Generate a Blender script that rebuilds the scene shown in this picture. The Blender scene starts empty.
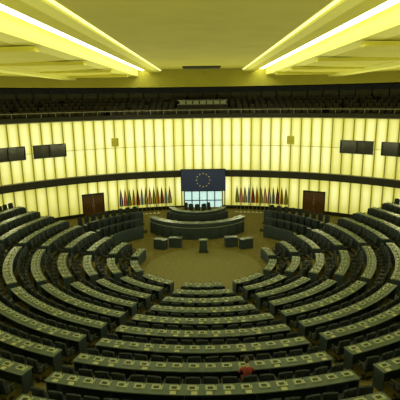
import bpy, math, random
from mathutils import Vector, Matrix
random.seed(7)
sc=bpy.context.scene
sc.view_settings.view_transform='Standard'
CW=(0.0,-7.9); RW=24.0
D=27.6; H=11.0
rad=math.radians

# ---------------- materials ----------------
def mat(name,col,rough=0.6,metal=0.0,noise=0.0,nscale=8.0,col2=None,emit=None,es=1.0,bump=0.0):
    m=bpy.data.materials.new(name); m.use_nodes=True
    nt=m.node_tree; b=nt.nodes['Principled BSDF']
    b.inputs['Roughness'].default_value=rough; b.inputs['Metallic'].default_value=metal
    c=(*col,1)
    b.inputs['Base Color'].default_value=c
    if noise>0 or col2:
        tc=nt.nodes.new('ShaderNodeTexCoord'); n=nt.nodes.new('ShaderNodeTexNoise')
        n.inputs['Scale'].default_value=nscale; n.inputs['Detail'].default_value=4
        nt.links.new(tc.outputs['Object'],n.inputs['Vector'])
        r=nt.nodes.new('ShaderNodeValToRGB')
        r.color_ramp.elements[0].position=0.3; r.color_ramp.elements[1].position=0.7
        c2=col2 if col2 else tuple(min(1,x*(1+noise)) for x in col)
        c1=col if col2 else tuple(x*(1-noise) for x in col)
        r.color_ramp.elements[0].color=(*c1,1); r.color_ramp.elements[1].color=(*c2,1)
        nt.links.new(n.outputs['Fac'],r.inputs['Fac']); nt.links.new(r.outputs['Color'],b.inputs['Base Color'])
        if bump>0:
            bp=nt.nodes.new('ShaderNodeBump'); bp.inputs['Strength'].default_value=bump
            nt.links.new(n.outputs['Fac'],bp.inputs['Height']); nt.links.new(bp.outputs['Normal'],b.inputs['Normal'])
    if emit:
        b.inputs['Emission Color'].default_value=(*emit,1); b.inputs['Emission Strength'].default_value=es
    return m
M={}
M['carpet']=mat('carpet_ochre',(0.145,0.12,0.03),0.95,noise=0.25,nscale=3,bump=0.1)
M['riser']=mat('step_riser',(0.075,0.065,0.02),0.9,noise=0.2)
M['rug']=mat('carpet_center',(0.18,0.165,0.065),0.95,noise=0.12,nscale=5)
M['desktop']=mat('desk_top_grey',(0.08,0.115,0.125),0.5,noise=0.15,nscale=2)
M['deskfront']=mat('desk_front_blue',(0.026,0.045,0.075),0.5,noise=0.15)
M['console']=mat('console_grey',(0.33,0.38,0.28),0.5,noise=0.1)
M['paper']=mat('paper',(0.45,0.47,0.36),0.8,noise=0.05)
M['chair']=mat('chair_fabric',(0.013,0.022,0.036),0.85,noise=0.3,nscale=20)
M['black']=mat('black_plastic',(0.012,0.013,0.015),0.5,noise=0.2)
M['metal']=mat('steel',(0.5,0.5,0.48),0.3,1.0,noise=0.05)
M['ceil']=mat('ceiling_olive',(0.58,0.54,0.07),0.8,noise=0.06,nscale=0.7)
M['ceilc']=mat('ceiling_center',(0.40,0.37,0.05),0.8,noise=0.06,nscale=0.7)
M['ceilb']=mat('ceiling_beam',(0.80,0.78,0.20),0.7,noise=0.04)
M['fin']=mat('wall_fin',(0.42,0.39,0.11),0.6,noise=0.1)
M['dark']=mat('dark_band',(0.012,0.013,0.014),0.6,noise=0.3)
M['navy']=mat('navy_wall',(0.012,0.017,0.03),0.7,noise=0.2)
M['wood']=mat('door_wood',(0.09,0.035,0.012),0.5,noise=0.3,nscale=6)
M['screen']=mat('screen_navy',(0.015,0.025,0.07),0.4,noise=0.1,emit=(0.01,0.02,0.06),es=0.4)
M['star']=mat('star_gold',(0.7,0.65,0.15),0.5,noise=0.05,emit=(0.7,0.6,0.1),es=0.1)
M['glass']=mat('booth_glass',(0.02,0.022,0.02),0.15,noise=0.1)
M['portal']=mat('lit_glazing',(0.6,0.75,0.8),0.3,noise=0.02,emit=(0.55,0.85,0.85),es=0.8)
M['strip']=mat('light_strip',(1,1,0.85),0.5,noise=0.01,emit=(1.0,1.0,0.66),es=4.5)
M['strip2']=mat('light_strip_dim',(1,1,0.85),0.5,noise=0.01,emit=(1.0,0.98,0.42),es=0.9)
M['gseat']=mat('gallery_seat',(0.035,0.032,0.03),0.8,noise=0.2)
M['rail']=mat('rail_pale',(0.3,0.3,0.26),0.4,noise=0.1)

# backlit glass
m=bpy.data.materials.new('backlit_glass'); m.use_nodes=True; nt=m.node_tree
b=nt.nodes['Principled BSDF']; b.inputs['Base Color'].default_value=(0.5,0.48,0.22,1); b.inputs['Roughness'].default_value=0.4
at=nt.nodes.new('ShaderNodeAttribute'); at.attribute_name='glow'
rp=nt.nodes.new('ShaderNodeValToRGB')
e=rp.color_ramp.elements
e[0].position=0.0; e[0].color=(0.18,0.17,0.015,1)
e[1].position=1.0; e[1].color=(1.0,1.0,0.60,1)
k=rp.color_ramp.elements.new(0.5); k.color=(0.60,0.58,0.12,1)
k=rp.color_ramp.elements.new(0.8); k.color=(0.87,0.86,0.35,1)
nt.links.new(at.outputs['Fac'],rp.inputs['Fac'])
nt.links.new(rp.outputs['Color'],b.inputs['Emission Color'])
b.inputs['Emission Strength'].default_value=0.91
M['glow']=m

# ---------------- mesh builder ----------------
class MB:
    def __init__(s): s.v=[];s.f=[];s.mi=[];s.ms=[]
    def slot(s,k):
        if k not in s.ms: s.ms.append(k)
        return s.ms.index(k)
    def add(s,vs,fs,k):
        o=len(s.v); s.v+=vs; i=s.slot(k)
        for f in fs: s.f.append(tuple(o+a for a in f)); s.mi.append(i)
    def hexa(s,p,k):
        s.add(p,[(3,2,1,0),(4,5,6,7),(0,1,5,4),(1,2,6,5),(2,3,7,6),(3,0,4,7)],k)
    def box(s,x0,x1,y0,y1,z0,z1,k):
        s.hexa([(x0,y0,z0),(x1,y0,z0),(x1,y1,z0),(x0,y1,z0),(x0,y0,z1),(x1,y0,z1),(x1,y1,z1),(x0,y1,z1)],k)
    def lbox(s,T,x0,x1,y0,y1,z0,z1,k,sh=0.0,tp=1.0):
        xm=(x0+x1)/2; hw=(x1-x0)/2*tp
        p=[(x0,y0,z0),(x1,y0,z0),(x1,y1,z0),(x0,y1,z0),(xm-hw,y0+sh,z1),(xm+hw,y0+sh,z1),(xm+hw,y1+sh,z1),(xm-hw,y1+sh,z1)]
        s.hexa([T(*q) for q in p],k)
    def arc(s,c,r0,r1,z0,z1,a0,a1,k,step=3.0,ktop=None,rf=None):
        n=max(1,int(abs(a1-a0)/step+0.5)); vs=[]
        for i in range(n+1):
            a=rad(a0+(a1-a0)*i/n)
            ro=rf(a) if rf else r1
            for r in (r0,ro):
                for z in (z0,z1): vs.append((c[0]+r*math.sin(a),c[1]-r*math.cos(a),z))
        fs=[];ft=[]
        for i in range(n):
            o=4*i;q=o+4
            ft.append((o+1,o+3,q+3,q+1)); fs+= [(o,q,q+2,o+2),(o,o+1,q+1,q),(o+2,q+2,q+3,o+3)]
        if abs(a1-a0)<359.9: fs+=[(0,2,3,1),(4*n,4*n+1,4*n+3,4*n+2)]
        o=len(s.v); s.v+=vs
        for f in fs: s.f.append(tuple(o+a for a in f)); s.mi.append(s.slot(k))
        for f in ft: s.f.append(tuple(o+a for a in f)); s.mi.append(s.slot(ktop or k))
    def cyl(s,c,r,z0,z1,k,n=12,r2=None):
        r2=r if r2 is None else r2
        vs=[(c[0]+r*math.cos(2*math.pi*i/n),c[1]+r*math.sin(2*math.pi*i/n),z0) for i in range(n)]
        vs+=[(c[0]+r2*math.cos(2*math.pi*i/n),c[1]+r2*math.sin(2*math.pi*i/n),z1) for i in range(n)]
        fs=[tuple(range(n-1,-1,-1)),tuple(range(n,2*n))]+[(i,(i+1)%n,n+(i+1)%n,n+i) for i in range(n)]
        s.add(vs,fs,k)
    def obj(s,name,parent=None,recalc=True):
        me=bpy.data.meshes.new(name); me.from_pydata(s.v,[],s.f)
        for k in s.ms: me.materials.append(M[k])
        me.polygons.foreach_set('material_index',s.mi); me.update()
        if recalc:
            import bmesh
            bm=bmesh.new(); bm.from_mesh(me); bmesh.ops.recalc_face_normals(bm,faces=bm.faces); bm.to_mesh(me); bm.free()
        o=bpy.data.objects.new(name,me); sc.collection.objects.link(o)
        if parent: o.parent=parent
        return o
def frame(x,y,z,ux,uy):
    return lambda a,b,c:(x+a*uy+b*ux, y-a*ux+b*uy, z+c)
def pol(r,deg,c=(0,0)):
    a=rad(deg); return (c[0]+r*math.sin(a), c[1]-r*math.cos(a))
def fr(r,deg,z,c=(0,0),out=False):
    x,y=pol(r,deg,c); a=rad(deg); u=(-math.sin(a),math.cos(a))
    if out: u=(-u[0],-u[1])
    return frame(x,y,z,*u)
def walld(a):
    u=(math.sin(a),-math.cos(a)); d=u[0]*CW[0]+u[1]*CW[1]
    return d+math.sqrt(d*d-CW[1]**2+RW**2)

def chair(mb,T,hi=0.0,w=0.21):
    mb.lbox(T,-w,w,-0.2,0.22,0.41,0.49,'chair')
    mb.lbox(T,-w,-w*0.35,-0.26,-0.19,0.50,0.94+hi,'chair',-0.06,0.9)
    mb.lbox(T,-w*0.4,w*0.4,-0.29,-0.22,0.47,0.97+hi,'chair',-0.06,1.0)
    mb.lbox(T,w*0.35,w,-0.26,-0.19,0.50,0.94+hi,'chair',-0.06,0.9)
    for s in(-1,1):
        x=s*(w+0.01)
        mb.lbox(T,x-0.02,x+0.02,-0.2,0.12,0.64,0.67,'black')
        mb.lbox(T,x-0.015,x+0.015,-0.05,0.0,0.43,0.65,'black')
    mb.lbox(T,-0.03,0.03,-0.03,0.03,0.04,0.42,'metal')
    mb.lbox(T,-0.22,0.22,-0.025,0.025,0.0,0.05,'black')
    mb.lbox(T,-0.025,0.025,-0.22,0.22,0.0,0.05,'black')

def desk_details(mb,T,z=0.75):
    mb.lbox(T,-0.17,0.17,-0.05,0.17,z,z+0.035,'console',0.0,0.95)
    mb.lbox(T,-0.10,0.06,0.0,0.1,z+0.035,z+0.045,'black')
    mb.lbox(T,0.12,0.135,0.12,0.135,z,z+0.22,'black',-0.04)
    if random.random()<0.35:
        a=random.uniform(-0.08,0.05)
        mb.lbox(T,a-0.08,a+0.1,-0.22,-0.08,z,z+0.012,'paper')

# ---------------- floor ----------------
mb=MB(); mb.arc(CW,0.01,RW-0.02,-0.2,0.0,0,360,'carpet',step=4); mb.obj('floor')
mb=MB(); mb.cyl((0,-0.2),3.85,0.0,0.012,'rug',n=64); mb.obj('round_carpet')

RS=1.46; R0=4.3; RISE=0.235; NR=11
def rn(n): return R0+RS*n
mb=MB()
for n in range(1,NR):
    ri=rn(n)-0.18; A=117
    if n==9: A=113
    if n==10: A=109
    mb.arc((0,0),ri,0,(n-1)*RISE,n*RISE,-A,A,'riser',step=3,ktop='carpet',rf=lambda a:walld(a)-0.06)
mb.obj('floor_terrace')

# ---------------- hemicycle rows ----------------
blocks=[(-17,17),(20,52),(55.2,85),(88.5,115),(-52,-20),(-85,-55.2),(-115,-88.5)]
PITCH=0.54
for n in range(NR):
    r=rn(n); z=n*RISE
    for (a0,a1) in blocks:
        if n>=9:
            lim={9:110,10:106}[n]
            a0c=max(a0,-lim);a1c=min(a1,lim)
        else: a0c,a1c=a0,a1
        sh=math.degrees(0.35/r)*0.6 if n<4 else 0
        a0c+=sh; a1c-=sh
        mb=MB()
        mb.arc((0,0),r,r+0.50,z+0.71,z+0.75,a0c,a1c,'desktop',step=2)
        mb.arc((0,0),r+0.03,r+0.07,z,z+0.71,a0c+0.1,a1c-0.1,'deskfront',step=2)
        L=rad(a1c-a0c)*(r+0.4); k=max(1,int(L/PITCH)); da=(a1c-a0c)/k
        for i in range(k+1):
            if i%4==0 or i==k:
                aa=a0c+da*i; aa=min(max(aa,a0c+math.degrees(0.03/r)),a1c-math.degrees(0.03/r))
                T=fr(r+0.27,aa,z); mb.lbox(T,-0.02,0.02,-0.22,0.21,0.0,0.71,'deskfront')
        mc=MB()
        for i in range(k):
            aa=a0c+da*(i+0.5)
            desk_details(mb,fr(r+0.27,aa,z))
            if n==7 and abs(aa-4.6)<da*0.5: pers=(r+0.92,aa,z)
            T0x,T0y=pol(r+0.88,aa); j=rad(aa+random.uniform(-7,7))
            T=frame(T0x,T0y,z,-math.sin(j),math.cos(j))
            chair(mc,T,0.06,0.225)
        mb.obj('curved_desk_row'); mc.obj('swivel_chair_row')

# council / commission benches
for s in (-1,1):
    mt=MB()
    for n in range(1,3):
        ri=8.0+1.4*n-0.18
        mt.arc((0,0),ri,12.3,(n-1)*RISE,n*RISE,s*121,s*(147+n*2),'riser',ktop='carpet')
    mt.obj('floor_podium_tier')
    for n in range(3):
        r=8.0+1.4*n; z=n*RISE; a0=122; a1=143+n*4
        lo,hi=(a0,a1) if s>0 else (-a1,-a0)
        mb=MB()
        mb.arc((0,0),r,r+0.5,z+0.76,z+0.8,lo,hi,'deskfront',step=2)
        mb.arc((0,0),r+0.02,r+0.07,z,z+1.0,lo,hi,'deskfront',step=2)
        L=rad(hi-lo)*(r+0.3);k=int(L/0.6);da=(hi-lo)/k
        for i in range(k+1):
            if i%3==0 or i==k:
                aa=min(max(lo+da*i,lo+0.2),hi-0.2)
                mb.lbox(fr(r+0.27,aa,z),-0.02,0.02,-0.2,0.2,0,0.76,'deskfront')
        mc=MB()
        for i in range(k):
            aa=lo+da*(i+.5)
            desk_details(mb,fr(r+0.27,aa,z),0.8)
            chair(mc,fr(r+0.92,aa,z),0.25)
        mb.obj('council_bench'); mc.obj('swivel_chair_row')

# ---------------- presidium ----------------
xo=-0.5
Cp=(xo,10.5)
mb=MB()
mb.arc(Cp,0.05,4.2,0,0.4,-75,75,'riser',ktop='carpet')
mb.box(xo-3.6,xo+3.6,10.5,13.6,0,0.4,'carpet')
mb.arc(Cp,0.05,2.6,0.4,0.8,-80,80,'riser',ktop='carpet')
mb.box(xo-2.5,xo+2.5,10.5,13.4,0.4,0.8,'carpet')
mb.obj('podium_platform')
mb=MB()
mb.arc(Cp,4.5,4.7,0,1.3,-57,57,'deskfront',step=3)
mb.arc(Cp,4.2,4.8,1.3,1.36,-58,58,'desktop',step=3)
mb.arc(Cp,4.71,4.74,0.95,0.99,-57,57,'rail',step=3)
for i in range(-57,58,10):
    mb.lbox(fr(4.71,i,0,Cp),-0.015,0.015,-0.02,0.02,0.02,0.95,'black')
for i in range(-48,49,12): desk_details(mb,fr(4.45,i,0,Cp),1.36)
mb.obj('curved_presidium_desk')
mc=MB()
for i in range(-48,49,8): chair(mc,fr(3.5,i,0.4,Cp,out=True),0.3,0.24)
mc.obj('swivel_chair_row')
mb=MB()
mb.arc(Cp,2.4,2.53,0.8,1.65,-75,75,'deskfront',step=4)
mb.arc(Cp,2.1,2.58,1.65,1.71,-76,76,'desktop',step=4)
for i in range(-60,61,20): desk_details(mb,fr(2.35,i,0,Cp),1.71)
mb.obj('president_desk')
mc=MB()
for i in(-60,-30,0,30,60): chair(mc,fr(1.4,i,0.8,Cp,out=True),0.3,0.24)
mc.obj('swivel_chair_row')

# lectern
mb=MB(); T=frame(0,3.0,0,0,1); zb=0.012
mb.lbox(T,-0.3,0.3,-0.2,0.2,zb,0.9,'deskfront',0,0.9)
mb.lbox(T,-0.34,0.34,-0.25,0.22,0.9,0.95,'desktop')
mb.lbox(T,-0.2,0.2,-0.2,0.1,0.95,0.98,'console'); mb.lbox(T,-0.35,0.35,-0.28,0.28,zb,0.06,'black')
mb.lbox(T,0.1,0.12,0.1,0.12,0.95,1.2,'black'); mb.obj('speaker_lectern')
for s in(-1,1):
    mb=MB()
    for kx,ang in((2.1,10),(3.2,22)):
        x=s*kx; y=4.2+abs(kx-2.1)*-0.35
        a=rad(s*ang); T=frame(x,y,0,math.sin(a),-math.cos(a))
        mb.lbox(T,-0.5,0.5,-0.25,0.27,0.71,0.76,'deskfront'); mb.lbox(T,-0.48,0.48,0.18,0.23,0,0.71,'deskfront')
        mb.lbox(T,-0.48,-0.44,-0.2,0.2,0,0.71,'deskfront'); mb.lbox(T,0.44,0.48,-0.2,0.2,0,0.71,'deskfront')
        desk_details(mb,T,0.76)
    mb.obj('clerk_desk')

# ---------------- lit wall ----------------
NP=158; B0=3.32; B1=4.0; WT=9.05
mb=MB(); glow=[]
def wallpanels(z0,z1,rows):
    for i in range(NP):
        a0=360*i/NP; a1=360*(i+1)/NP
        da=abs((a0+a1)/2-180)
        side=1.06-0.26*min(1,(da/50)**1.2)
        br=random.choice([1.0,0.96,0.92,0.86,0.98,0.8])*side
        cols=[0,0.10,0.30,0.5,0.70,0.90,1]; cv=[0.30,0.58,0.95,1,0.95,0.58,0.30]
        vs=[];gl=[]
        for (t,rvv) in rows:
            for c,g in zip(cols,cv):
                x,y=pol(RW-0.05,a0+(a1-a0)*c,CW); vs.append((x,y,z0+(z1-z0)*t)); gl.append(min(1,g*rvv*br))
        nc=len(cols); fs=[]
        for a in range(len(rows)-1):
            for q in range(nc-1):
                fs.append((a*nc+q,a*nc+q+1,(a+1)*nc+q+1,(a+1)*nc+q))
        mb.add(vs,fs,'glow'); glow.extend(gl)
wallpanels(0.35,B0,[(0,0.5),(0.3,0.8),(0.7,0.95),(1,0.7)])
wallpanels(B1,WT+0.05,[(0,0.72),(0.2,0.95),(0.45,1.0),(0.52,0.88),(0.6,1.0),(0.9,0.92),(1,0.7)])
me=bpy.data.meshes.new('wall_curved'); me.from_pydata(mb.v,[],mb.f); me.materials.append(M['glow'])
at=me.attributes.new('glow','FLOAT','POINT'); at.data.foreach_set('value',glow)
o=bpy.data.objects.new('wall_curved',me); sc.collection.objects.link(o)
mb=MB()
mb.arc(CW,RW,RW+0.15,-0.2,9.1,0,360,'dark',step=4)
mb.obj('wall_backing')
mb=MB()
for i in range(NP):
    T=fr(RW-0.08,360*i/NP,0,CW)
    mb.lbox(T,-0.035,0.035,-0.02,0.08,0.35,B0,'fin'); mb.lbox(T,-0.035,0.035,-0.02,0.08,B1,9.1,'fin')
mb.arc(CW,RW-0.1,RW,6.42,6.46,0,360,'fin',step=4)
mb.obj('trim_wall_fins')
mb=MB(); mb.arc(CW,RW-0.3,RW-0.02,B0,B1-0.04,-174.5,174.5,'dark',step=3)
mb.arc(CW,RW-0.32,RW-0.28,B1-0.04,B1+0.02,-174.5,174.5,'rail',step=3); mb.obj('trim_dark_band')
mb=MB(); mb.arc(CW,RW-0.1,RW,0.0,0.35,0,360,'dark',step=3); mb.obj('baseboard_curved')
wi=1
for a in (35,43.6,-35,-43.6):
    mb=MB(); A=180-a
    hw=3.4
    mb.arc(CW,RW-0.16,RW-0.03,6.0,7.1,A-hw,A+hw,'glass',step=1.7)
    for z in(5.96,7.08): mb.arc(CW,RW-0.2,RW-0.03,z,z+0.06,A-hw-.1,A+hw+.1,'dark',step=1.7)
    for q in(-hw,0,hw): mb.lbox(fr(RW-0.18,A+q,0,CW),-0.03,0.03,-0.03,0.1,6.0,7.1,'dark')
    mb.obj('window_%d'%wi); wi+=1
for a in (20.5,-20.5):
    mb=MB(); T=fr(RW-0.12,180-a,0,CW)
    mb.lbox(T,-0.35,0.35,0,0.06,6.6,7.4,'ceilb')
    for q in range(5): mb.lbox(T,-0.32,0.32,0.06,0.075,6.66+q*0.145,6.74+q*0.145,'ceil')
    mb.obj('trim_grille')
di=1
for a in (26.3,-26.3):
    T=fr(RW-0.16,180-a,0,CW); mb=MB()
    mb.lbox(T,-0.95,-0.01,-0.06,0.02,0,2.1,'wood'); mb.lbox(T,0.01,0.95,-0.06,0.02,0,2.1,'wood')
    mb.lbox(T,-1.05,-0.95,-0.1,0.06,0,2.2,'dark'); mb.lbox(T,0.95,1.05,-0.1,0.06,0,2.2,'dark'); mb.lbox(T,-1.05,1.05,-0.1,0.06,2.1,2.22,'dark')
    mb.lbox(T,-0.12,-0.08,0.02,0.07,0.9,1.2,'metal'); mb.lbox(T,0.08,0.12,0.02,0.07,0.9,1.2,'metal')
    mb.obj('door_%d'%di); di+=1
mb=MB()
mb.box(-1.9,1.9,15.5,15.6,0.0,1.95,'portal')
for i in range(6):
    x=-1.9+3.8*i/5; mb.box(x-0.05,x+0.05,15.42,15.6,0,1.95,'dark')
mb.box(-1.95,1.95,15.42,15.6,0.95,1.03,'dark'); mb.box(-1.95,1.95,15.42,15.6,1.9,1.96,'dark')
mb.obj('window_%d'%wi)
# screen with star ring
mb=MB()
mb.box(-2.15,2.15,15.25,15.4,2.05,4.1,'screen')
mb.box(-2.22,2.22,15.22,15.4,4.1,4.18,'dark'); mb.box(-2.22,2.22,15.22,15.4,1.98,2.05,'dark')
mb.box(-2.22,-2.15,15.22,15.4,2.05,4.1,'dark'); mb.box(2.15,2.22,15.22,15.4,2.05,4.1,'dark')
for i in range(12):
    a=2*math.pi*i/12; cx=0.66*math.sin(a); cz=3.08+0.66*math.cos(a); vs=[]
    for q in range(10):
        rr=0.095 if q%2==0 else 0.04; b2=math.pi*q/5
        vs.append((cx+rr*math.sin(b2),15.235,cz+rr*math.cos(b2)))
    vs.append((cx,15.225,cz))
    mb.add(vs,[(10,q,(q+1)%10) for q in range(10)],'star')
mb.box(-2.2,-2.1,15.24,15.38,0,1.98,'dark'); mb.box(2.1,2.2,15.24,15.38,0,1.98,'dark')
mb.obj('european_flag_screen')

# flags
cols=[((0.02,0.05,0.3),(0.7,0.55,0.05)),((0.5,0.02,0.02),(0.6,0.6,0.5)),((0.02,0.2,0.05),(0.6,0.3,0.02)),((0.6,0.5,0.03),(0.4,0.02,0.02)),((0.03,0.03,0.03),(0.5,0.03,0.03)),((0.6,0.6,0.55),(0.03,0.1,0.4))]
for i,(a,b2) in enumerate(cols):
    M['fa%d'%i]=mat('flag_cloth_a%d'%i,a,0.8,noise=0.1); M['fb%d'%i]=mat('flag_cloth_b%d'%i,b2,0.8,noise=0.1)
def flag(x,y,ci):
    mb=MB()
    mb.cyl((x,y),0.16,0,0.05,'metal',10,0.1); mb.cyl((x,y),0.02,0.05,2.6,'metal',6)
    mb.cyl((x,y),0.05,2.6,2.72,'star',6,0.01)
    n=9;m2=6;vs=[]
    for j in range(m2+1):
        t=j/m2; z=2.55-1.6*t; w=0.06+0.2*min(1,t*1.6)
        for i in range(n+1):
            u=i/n; vs.append((x-w*0.6+w*1.4*u,y-0.05-0.05*math.sin(u*math.pi*4+0.6*t),z-0.12*u*(1-t)))
    mb2=[]
    for j in range(m2):
        for i in range(n):
            k='fa%d'%ci if (i//3)%2==0 else 'fb%d'%ci
            q=j*(n+1)+i; mb2.append((k,(q,q+1,q+n+2,q+n+1)))
    for kk in('fa%d'%ci,'fb%d'%ci):
        fs=[f for k,f in mb2 if k==kk]; mb.add(vs,fs,kk)
    mb.obj('national_flag')
for s in(-1,1):
    for i in range(13):
        x=s*(3.3+i*0.38); y=CW[1]+math.sqrt((RW-1.3)**2-x*x)
        flag(x,y,(i*5+(2 if s>0 else 0))%6)

# ---------------- gallery ----------------
mb=MB()
mb.arc(CW,RW,30.2,8.9,9.1,0,360,'navy',step=4)
for n in range(1,4): mb.arc(CW,RW+1.0+n*1.05,30.1,9.1+(n-1)*0.3,9.1+n*0.3,0,360,'navy',step=4)
mb.obj('floor_gallery')
mb=MB(); mb.arc(CW,30.1,30.3,8.9,12.5,0,360,'navy',step=4); mb.obj('wall_gallery')
mb=MB()
mb.arc(CW,RW-0.12,RW+0.1,9.05,9.5,0,360,'dark',step=3)
mb.arc(CW,RW-0.14,RW-0.12,9.05,9.12,0,360,'rail',step=3)
mb.arc(CW,RW-0.03,RW+0.03,9.85,9.9,0,360,'rail',step=3)
for i in range(0,360,3): mb.lbox(fr(RW,i,0,CW),-0.02,0.02,-0.02,0.02,9.5,9.86,'rail')
mb.obj('trim_gallery_railing')
for n in range(4):
    mc=MB(); r=RW+0.75+n*1.05; z=9.1+n*0.3 if n else 9.1
    k=int(rad(200)*r/0.62)
    for i in range(k):
        a=80+200*(i+.5)/k
        if i%17==16: continue
        if n in(1,2) and abs(a-180)<6.4: continue
        T=fr(r,a,z,CW)
        mc.lbox(T,-0.25,0.25,-0.2,0.2,0.40,0.48,'gseat'); mc.lbox(T,-0.25,0.25,-0.27,-0.2,0.45,0.95,'gseat',-0.05,0.9)
        mc.lbox(T,-0.27,-0.24,-0.2,0.15,0,0.62,'black')
        mc.lbox(T,-0.2,0.2,-0.29,-0.27,0.86,0.94,'rail',-0.02)
    mc.obj('gallery_seat_row')
mb=MB()
for i in range(52):
    a=100+160*(i+.5)/52
    T=fr(29.95,a,0,CW)
    mb.lbox(T,-0.72,0.72,-0.05,0.0,10.8,11.6,'glass'); mb.lbox(T,-0.76,-0.70,-0.05,0.06,10.3,12.0,'black')
    mb.lbox(T,-0.72,0.72,-0.05,0.04,10.74,10.8,'black')
mb.obj('interpreter_booth_windows')
mb=MB()
T=fr(26.6,180,0,CW)
mb.lbox(T,-2.6,2.6,-0.25,0.2,9.4,10.35,'dark')
for i in range(7): mb.lbox(T,-2.45+i*0.7,-1.88+i*0.7,-0.05,0.0,10.4,10.72,'console')
mb.lbox(T,-2.6,2.6,-0.1,0.1,10.35,10.4,'rail')
mb.lbox(T,-2.6,2.6,-0.1,0.1,10.75,10.81,'rail')
for i in range(8): mb.lbox(T,-2.53+i*0.7-0.02,-2.53+i*0.7+0.02,-0.06,0.04,10.4,10.75,'black')
mb.obj('control_booth')
mb=MB(); mb.box(-6,6,-31,-26.9,9.0,9.2,'navy'); mb.obj('floor_balcony')

# ---------------- ceiling ----------------
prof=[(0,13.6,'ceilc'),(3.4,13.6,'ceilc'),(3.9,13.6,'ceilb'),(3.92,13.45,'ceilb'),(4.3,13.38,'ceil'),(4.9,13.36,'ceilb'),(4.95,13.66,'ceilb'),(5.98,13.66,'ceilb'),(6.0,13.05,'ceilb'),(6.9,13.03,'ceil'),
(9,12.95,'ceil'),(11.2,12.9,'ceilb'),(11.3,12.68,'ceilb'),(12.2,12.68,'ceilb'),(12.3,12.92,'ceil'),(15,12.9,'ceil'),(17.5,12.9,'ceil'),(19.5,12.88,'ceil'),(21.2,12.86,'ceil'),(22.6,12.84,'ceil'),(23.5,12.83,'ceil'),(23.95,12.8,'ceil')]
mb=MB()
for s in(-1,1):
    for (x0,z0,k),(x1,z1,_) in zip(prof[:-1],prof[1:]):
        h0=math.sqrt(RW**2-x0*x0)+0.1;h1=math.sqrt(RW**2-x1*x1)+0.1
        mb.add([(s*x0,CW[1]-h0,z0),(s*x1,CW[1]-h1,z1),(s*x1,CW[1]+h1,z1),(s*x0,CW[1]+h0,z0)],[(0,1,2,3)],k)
mb.obj('ceiling')
mb=MB(); mb.arc(CW,RW-0.05,RW+0.3,12.05,14.0,0,360,'ceilc',step=3); mb.obj('trim_ceiling_fascia')
mb=MB(); mb.arc(CW,RW+0.3,30.3,12.1,12.3,0,360,'navy',step=3); mb.obj('ceiling_gallery')
mb=MB()
for s in(-1,1):
    for y in(-24,-17,-10,-3,4,10.5):
        for x0,x1 in((6.2,11.1),(12.4,19.5)):
            h=CW[1]+math.sqrt(RW**2-x1*x1)
            if y>h-0.5 or y<2*CW[1]-h+0.5: continue
            a,b2=sorted((s*x0,s*x1)); mb.box(a,b2,y-0.25,y+0.25,12.80,12.98,'ceil')
mb.obj('trim_ceiling_beams')
mb=MB()
for i in range(5): mb.box(-1.6,1.6,10.5+i*0.5,10.7+i*0.5,13.5,13.6,'black')
mb.obj('ceiling_air_grille')
for s in(-1,1):
    mb=MB(); a,b2=sorted((s*5.05,s*5.75)); mb.box(a,b2,-30,15.3,13.58,13.62,'strip')
    mb.obj('ceiling_light_strip')
    mb=MB(); a,b2=sorted((s*3.78,s*3.88)); mb.box(a,b2,-30,15.3,13.52,13.57,'strip2')
    mb.obj('ceiling_light_strip')

# ---------------- seated person ----------------
pr,pa,pz=pers
M['red']=mat('red_shirt',(0.22,0.03,0.035),0.8,noise=0.1); M['skin']=mat('skin',(0.5,0.28,0.18),0.6,noise=0.05)
M['trouser']=mat('trousers',(0.02,0.02,0.03),0.8,noise=0.1); M['hair']=mat('hair',(0.03,0.018,0.01),0.7,noise=0.2)
root=bpy.data.objects.new('seated_person',None); sc.collection.objects.link(root)
px,py=pol(pr-0.02,pa); root.location=(px,py,pz+0.0); root.rotation_euler=(0,0,rad(pa)); root.scale=(.95,.95,1)
def skin(name,pts,edges,fmat,lv=2,rootv=0):
    me=bpy.data.meshes.new(name+'_s'); me.from_pydata([p[:3] for p in pts],edges,[])
    o=bpy.data.objects.new(name+'_s',me); sc.collection.objects.link(o)
    md=o.modifiers.new('s','SKIN'); sv=me.skin_vertices[0].data
    for i,p in enumerate(pts):
        rr=p[3]; sv[i].radius=(rr,p[4] if len(p)>4 else rr); sv[i].use_root=(i==rootv)
    sb=o.modifiers.new('u','SUBSURF'); sb.levels=lv; sb.render_levels=lv
    dg=bpy.context.evaluated_depsgraph_get(); m2=bpy.data.meshes.new_from_object(o.evaluated_get(dg))
    bpy.data.objects.remove(o)
    ks=['red','skin','trouser','hair','black']; m2.materials.clear()
    for k in ks: m2.materials.append(M[k])
    for p in m2.polygons: p.material_index=ks.index(fmat(p.center)); p.use_smooth=True
    ob=bpy.data.objects.new(name,m2); sc.collection.objects.link(ob); ob.parent=root
pts=[(0,0,.60,.14,.12),(0,.03,.76,.12,.10),(0,.08,.94,.145,.10),(0,.11,1.04,.08),(0,.13,1.12,.05),(0,.15,1.19,.05)]
edges=[(0,1),(1,2),(2,3),(3,4),(4,5)]
for s in(-1,1):
    b0=len(pts)
    pts+=[(s*.1,.06,.57,.085),(s*.12,.45,.56,.065),(s*.12,.43,.28,.052),(s*.12,.41,.08,.04),(s*.13,.55,.04,.035)]
    edges+=[(0,b0),(b0,b0+1),(b0+1,b0+2),(b0+2,b0+3),(b0+3,b0+4)]
    b0=len(pts)
    pts+=[(s*.18,.1,1.02,.055),(s*.24,.2,.84,.042),(s*.18,.42,.80,.028),(s*.16,.50,.785,.034,.018)]
    edges+=[(2,b0),(b0,b0+1),(b0+1,b0+2),(b0+2,b0+3)]
def fm(c):
    if c.y>.42 and c.z>.72: return 'skin'
    if c.z>1.10: return 'skin'
    if c.z<.1: return 'black'
    if c.z<.62: return 'trouser'
    return 'red'
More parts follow.
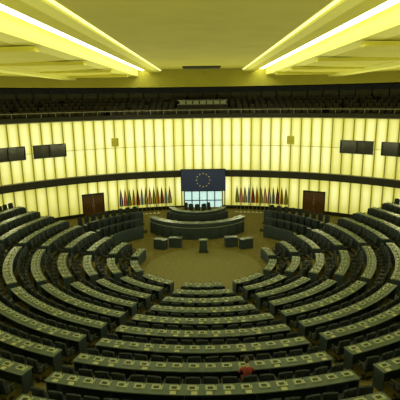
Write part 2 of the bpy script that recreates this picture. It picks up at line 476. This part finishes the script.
skin('body',pts,edges,fm)
for s in(-1,1):
    for i,(dx,l) in enumerate(((-.03,.06),(-.01,.075),(.01,.07),(.03,.055))):
        x=s*.16+dx
        skin('finger',[(x,.50,.785,.009),(x+dx*.2,.50+l*.6,.79,.009),(x+dx*.2,.50+l,.775,.007)],[(0,1),(1,2)],lambda c:'skin',1)
    skin('thumb',[(s*.16-s*.02,.47,.785,.01),(s*.16-s*.05,.50,.79,.009),(s*.16-s*.055,.53,.78,.008)],[(0,1),(1,2)],lambda c:'skin',1)
import bmesh
def ball(name,c,sz,k,fn=None,seg=20):
    bm=bmesh.new(); bmesh.ops.create_uvsphere(bm,u_segments=seg,v_segments=seg//2+2,radius=1)
    for v in bm.verts:
        if fn: fn(v)
        v.co=Vector((c[0]+v.co.x*sz[0],c[1]+v.co.y*sz[1],c[2]+v.co.z*sz[2]))
    me=bpy.data.meshes.new(name); bm.to_mesh(me); bm.free(); me.materials.append(M[k])
    for p in me.polygons:p.use_smooth=True
    o=bpy.data.objects.new(name,me); sc.collection.objects.link(o); o.parent=root
def hd(v):
    if v.co.z<0: v.co.x*=1+0.3*v.co.z; v.co.y*=1+0.12*v.co.z
    if v.co.y>0.85 and abs(v.co.x)<.25 and -.35<v.co.z<.1: v.co.y+=.18
ball('head',(0,.18,1.26),(.075,.095,.115),'skin',hd)
ball('hair',(0,.165,1.285),(.086,.098,.11),'hair',lambda v:setattr(v.co,'y',min(v.co.y,.55)))
for s in(-1,1):
    ball('eye',(s*.03,.262,1.265),(.012,.01,.008),'black',seg=8); ball('ear',(s*.078,.18,1.255),(.012,.022,.032),'skin',seg=8)
ball('mouth',(0,.262,1.205),(.022,.008,.006),'red',seg=8)

# ---------------- lights ----------------
for i in range(20):  # added fill spots that wash the ceiling, not fixtures of the hall
    a=9+18*i
    x,y=pol(RW-0.5,a,CW)
    l=bpy.data.lights.new('ceiling_fill_spot','SPOT'); l.energy=1300; l.spot_size=rad(130); l.spot_blend=0.9; l.shadow_soft_size=0.05; l.color=(1,0.99,0.5)
    o=bpy.data.objects.new('ceiling_fill_spot',l); sc.collection.objects.link(o); o.location=(x,y,4.15)
    tgt=Vector((x*0.35,CW[1]+(y-CW[1])*0.35,13.5)); o.rotation_euler=(tgt-o.location).to_track_quat('-Z','Y').to_euler()
w=bpy.data.worlds.new('world'); sc.world=w; w.use_nodes=True
w.node_tree.nodes['Background'].inputs[0].default_value=(0.02,0.02,0.02,1)

# ---------------- camera ----------------
cam=bpy.data.cameras.new('camera'); co=bpy.data.objects.new('camera',cam); sc.collection.objects.link(co)
cam.sensor_width=36; cam.lens=36*440/400; cam.clip_end=200
R=Matrix.Rotation(rad(0.65),4,'Z')@Matrix.Rotation(rad(90-13.05),4,'X')@Matrix.Rotation(rad(-0.8),4,'Z')
co.matrix_world=Matrix.Translation((0.15,-D,H))@R
sc.camera=co
